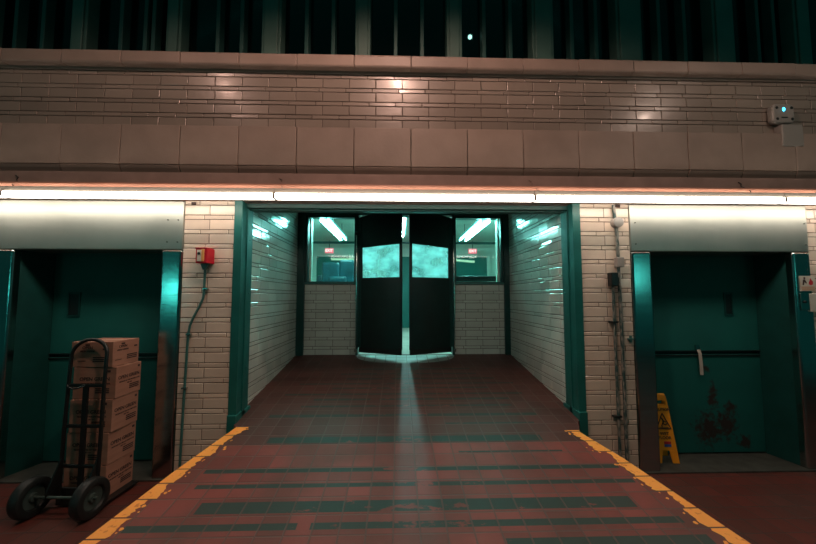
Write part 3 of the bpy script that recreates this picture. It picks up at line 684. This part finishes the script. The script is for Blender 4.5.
for x, z, lab in ((2.262, 2.655, 'tiny dark anchor bolt at the top of the right pier'), (-2.03, 2.648, 'tiny dark anchor bolt at the top of the left pier')):
    q = MB(); q.box((x - 0.022, W - 0.02, z - 0.014), (x + 0.022, W - 0.006, z + 0.014)); tag(q.build('anchor_bolt', 'ink', bevel=0.003), lab, 'bolt')

# wall device with a blue light, and the box under it
t = thing('wireless_access_point', 'rounded pale wall device with a blue light, upper right brick wall', 'wall device', (4.03, W - 0.008, 3.635))
q = MB(); q.prism([(-0.12, -0.075), (-0.09, -0.105), (0.09, -0.105), (0.12, -0.075), (0.12, 0.075), (0.09, 0.105), (-0.09, 0.105), (-0.12, 0.075)], 1, -0.07, 0.0); q.build('body', 'device', t, 0.02, seg=4)
for a in (-0.075, 0.085):
    for b in (-0.06, 0.06): q = MB(); q.lathe([(-0.074, 0), (-0.074, 0.014), (-0.06, 0.016)], (a, 0, b), 'y', 12); q.build('screw_recess', 'black', t)
q = MB(); q.prism([(-0.002 + 0.012 * math.cos(i * PI / 5), 0.042 + 0.02 * math.sin(i * PI / 5)) for i in range(10)], 1, -0.075, -0.066); q.build('blue_light', 'led', t)
bx('name_bar', (-0.03, -0.073, -0.05), (0.035, -0.068, -0.04), 'black', t)
t = thing('junction_box', 'plain pale square box under the blue-lit wall device', 'box', (4.10, W - 0.008, 3.395))
bx('case', (-0.12, -0.085, -0.115), (0.105, 0, 0.115), 'device', t, 0.008)
q = MB(); q.prism([(-0.06, -0.12), (0.04, -0.12), (0.02, -0.13), (-0.04, -0.13)], 1, -0.07, -0.02); q.build('cable_gland', 'device', t)

# ------------------------------------------------------------ wet floor sign
t = thing('wet_floor_sign', 'orange-yellow caution wet floor sign leaning out beside the right steel jamb', 'wet floor sign', (2.780, 3.755, 0.016), math.radians(-4))
def panel(q, y0, y1, sy):
    # one leg of the A frame: tapered board with a foot notch and a hand slot
    H = 0.66
    def P(x, z, d):
        y = y0 + (y1 - y0) * z / H; return (x, y + d, z)
    w = lambda z: 0.122 - 0.058 * (z / H)
    
    def slab(xa0, xb0, za, xa1, xb1, zb):
        vs = [P(x, z, d) for d in (-0.007, 0.007) for x, z in ((xa0, za), (xb0, za), (xb1, zb), (xa1, zb))]
        q.add(vs, [(0, 1, 2, 3), (4, 7, 6, 5), (0, 4, 5, 1), (1, 5, 6, 2), (2, 6, 7, 3), (3, 7, 4, 0)])
    slab(-w(0), -0.055, 0, -w(.12), -0.035, 0.12); slab(0.055, w(0), 0, 0.035, w(.12), 0.12)
    slab(-w(.12), w(.12), 0.12, -w(.57), w(.57), 0.57)
    slab(-w(.57), -0.042, 0.57, -w(.61), -0.042, 0.61); slab(0.042, w(.57), 0.57, 0.042, w(.61), 0.61)
    slab(-w(.61), w(.61), 0.61, -w(H) * 0.9, w(H) * 0.9, H)
q = MB(); panel(q, -0.09, -0.012, -1); fp = q.build('front_panel', 'signyellow', t, 0.003)
q = MB(); panel(q, 0.09, 0.012, 1); q.build('rear_panel', 'signyellow', t, 0.003)
q = MB(); q.tube([(-0.052, 0, 0.66), (0.052, 0, 0.66)], 0.02, 10); q.build('hinge', 'signyellow', t, smooth=True)
rx = PI / 2 - math.atan2(0.078, 0.66)
def on_panel(z): return -0.09 + 0.078 * z / 0.66 - 0.0095
text('lettering', 'CAUTION', 0.038, 'ink', fp, (0, on_panel(0.52), 0.52), (rx, 0, 0))
text('lettering', 'WET', 0.042, 'ink', fp, (0.0, on_panel(0.285), 0.285), (rx, 0, 0))
text('lettering', 'FLOOR', 0.040, 'ink', fp, (0.0, on_panel(0.245), 0.245), (rx, 0, 0))
q = MB()
tri = [(-0.072, 0.335), (0.072, 0.335), (0.0, 0.487)]
for a, b in ((0, 1), (1, 2), (2, 0)):
    (xa, za), (xb, zb) = tri[a], tri[b]; q.tube([(xa, on_panel(za), za), (xb, on_panel(zb), zb)], 0.0045, 6)
q.build('warning_triangle', 'ink', fp)
q = MB()
def st_(pts, r):
    q.tube([(x, on_panel(z), z) for x, z in pts], r, 6)
st_([(-0.012, 0.44), (0.005, 0.41), (-0.005, 0.385)], 0.007); st_([(0.005, 0.41), (0.03, 0.40)], 0.004); st_([(-0.005, 0.385), (0.022, 0.372), (0.04, 0.385)], 0.005); st_([(-0.005, 0.385), (-0.02, 0.36), (-0.01, 0.35)], 0.005); st_([(-0.045, 0.348), (0.05, 0.348)], 0.003)
st_([(-0.022, 0.448), (-0.014, 0.452)], 0.009)
q.build('slipping_figure', 'ink', fp)
def small(x0, x1, z0, z1, m_):
    qq = MB(); vs = [(x, on_panel(z) + d, z) for d in (0, 0.004) for x, z in ((x0, z0), (x1, z0), (x1, z1), (x0, z1))]
    qq.add(vs, [(0, 1, 2, 3), (4, 7, 6, 5), (0, 4, 5, 1), (1, 5, 6, 2), (2, 6, 7, 3), (3, 7, 4, 0)]); return qq.build('sticker', m_, fp)
small(-0.012, 0.055, 0.185, 0.210, 'label_red'); small(-0.012, 0.055, 0.158, 0.183, 'label_blue')

# ------------------------------------------------------------ cartons on the hand truck
bxs = [  # z0, height, x shift, y shift, rotation(deg), label
 (0.045, 0.270, 0.000, 0.000, 0.0, 'bottom cardboard carton of the stack, standing on the hand truck plate'),
 (0.317, 0.275, 0.004, 0.004, -0.6, 'second cardboard carton from the bottom of the stack on the hand truck'),
 (0.594, 0.283, 0.014, 0.002, 1.4, 'middle cardboard carton of the five stacked on the hand truck'),
 (0.879, 0.275, 0.020, 0.012, 2.2, 'fourth cardboard carton from the floor, directly under the smaller top carton'),
 (1.156, 0.222, -0.006, 0.006, 0.4, 'topmost, slightly lower cardboard carton of the stack on the hand truck')]
for i, (z0, h, dx, dy, r, lab) in enumerate(bxs):
    z0 = 0.035 + (z0 - 0.045) * 0.975; h *= 0.973
    w_, d_ = (0.355, 0.30)
    t = thing('cardboard_carton', lab, 'carton', (-2.628 + dx, 3.30 + dy, z0), math.radians(r - 1.5), 'stacked cartons on the hand truck')
    bx('carton_body', (-w_ / 2, -d_ / 2, 0), (w_ / 2, d_ / 2, h), 'card', t, 0.004)
    bx('tape_strip', (-w_ / 2 - 0.001, -0.025, h - 0.0005), (w_ / 2 + 0.0008, 0.025, h + 0.0008), 'tape', t)
    k = h / 0.28
    top = i == 4
    for rot, px_, py_ in (((PI / 2, 0, 0), 0, -d_ / 2 - 0.001), ((PI / 2, 0, PI / 2), w_ / 2 + 0.001, 0)):
        side = px_ > 0
        def put(s, size, u, v, sx=1.0):
            loc = (px_, u, v) if side else (u, py_, v)
            text('print', s, size, 'ink', t, loc, rot, sx)
        def bar(u0, u1, v0, v1):
            if side: bx('print_block', (px_ - 0.001, u0, v0), (px_ + 0.0006, u1, v1), 'ink', t)
            else: bx('print_block', (u0, py_ - 0.0006, v0), (u1, py_ + 0.001, v1), 'ink', t)
        if not top:
            put('OPEN GREEN', 0.042, 0.0, 0.175 * k, 1.0); put('PRODUCE OF THE DAY KEEP COOL', 0.016, 0.01, 0.135 * k, 0.95)
            put('NET WT', 0.015, 0.01, 0.112 * k)
            for q_ in range(3): bar(0.01, 0.125, (0.085 - 0.017 * q_) * k, (0.095 - 0.017 * q_) * k)
            bar(0.105, 0.13, 0.235 * k, 0.255 * k)
        else:
            put('OPEN', 0.032, -0.04, 0.165, 1.1); put('FRESH GREENS', 0.019, -0.04, 0.135); bar(-0.06, -0.02, 0.182, 0.196)
            for q_ in range(3): bar(0.01, 0.125, 0.045 + 0.016 * q_, 0.055 + 0.016 * q_)
            bar(0.09, 0.125, 0.145, 0.16); bar(-0.12, -0.05, 0.05, 0.055)

t = thing('hand_truck', 'black upright hand truck with two fat tyres carrying five cartons', 'hand truck', (-2.60, 3.075, 0), math.radians(-3))
FW = 0.152
q = MB(); pts = [(-FW - 0.004, -0.02, 0.05), (-FW - 0.004, -0.01, 0.6), (-FW, 0, 1.0)] + [(-FW * math.cos(a), 0.02 * math.sin(a) + 0.01, 1.235 + 0.125 * math.sin(a)) for a in [i * PI / 14 for i in range(15)]] + [(FW, 0, 1.0), (FW + 0.004, -0.01, 0.6), (FW + 0.004, -0.02, 0.05)]
q.tube(pts, 0.0145, 12); q.build('handle_frame', 'black', t, smooth=True)
for z, r in ((0.985, 0.014), (0.655, 0.013), (0.335, 0.013)):
    q = MB(); q.box((-FW, -0.012, z - 0.014), (FW, 0.008, z + 0.014)); q.build('cross_bar', 'black', t, 0.005)
q = MB(); q.tube([(-FW, -0.01, 0.99)] + [(-FW + 0.02 + 0.10 * i / 6, -0.022, 0.975 - 0.012 * math.sin(PI * i / 6)) for i in range(7)] + [(0, -0.01, 0.985)], 0.008, 8); q.build('lower_grip', 'black', t, smooth=True)
q = MB(); q.box((-0.022, -0.010, 0.06), (0.022, 0.008, 0.985)); q.build('centre_strut', 'black', t, 0.004)
q = MB(); q.box((-0.20, 0.015, 0.02), (0.20, 0.36, 0.034)); q.box((-0.20, 0.0, 0.02), (0.20, 0.016, 0.16)); q.build('toe_plate', 'black', t, 0.003)
q = MB(); q.tube([(-0.29, -0.12, 0.15), (0.26, -0.12, 0.15)], 0.011, 10); q.build('axle', 'hub', t, smooth=True)
for s in (-1, 1):
    q = MB(); x = s * 0.15; q.prism([(-0.02, 0.10), (-0.13, 0.125), (-0.135, 0.18), (-0.02, 0.42)], 0, x - 0.006, x + 0.006); q.build('axle_bracket', 'black', t, 0.002)
for x in (-0.275, 0.20):
    R = 0.15; prof = [(-0.022, 0.085), (-0.038, 0.095), (-0.045, 0.12), (-0.036, 0.142), (-0.018, R), (0.018, R), (0.036, 0.142), (0.045, 0.12), (0.038, 0.095), (0.022, 0.085)]
    q = MB(); q.lathe(prof + [prof[0]], (0, 0, 0), 'x', 36); wh = q.build('wheel', 'rubber', t, smooth=True); wh.location = (x, -0.12, R)
    q = MB(); q.lathe([(-0.03, 0), (-0.03, 0.03), (-0.012, 0.035), (-0.02, 0.09), (0.02, 0.09), (0.012, 0.035), (0.03, 0.03), (0.03, 0)], (0, 0, 0), 'x', 28); q.build('hub', 'hub', wh, smooth=True)
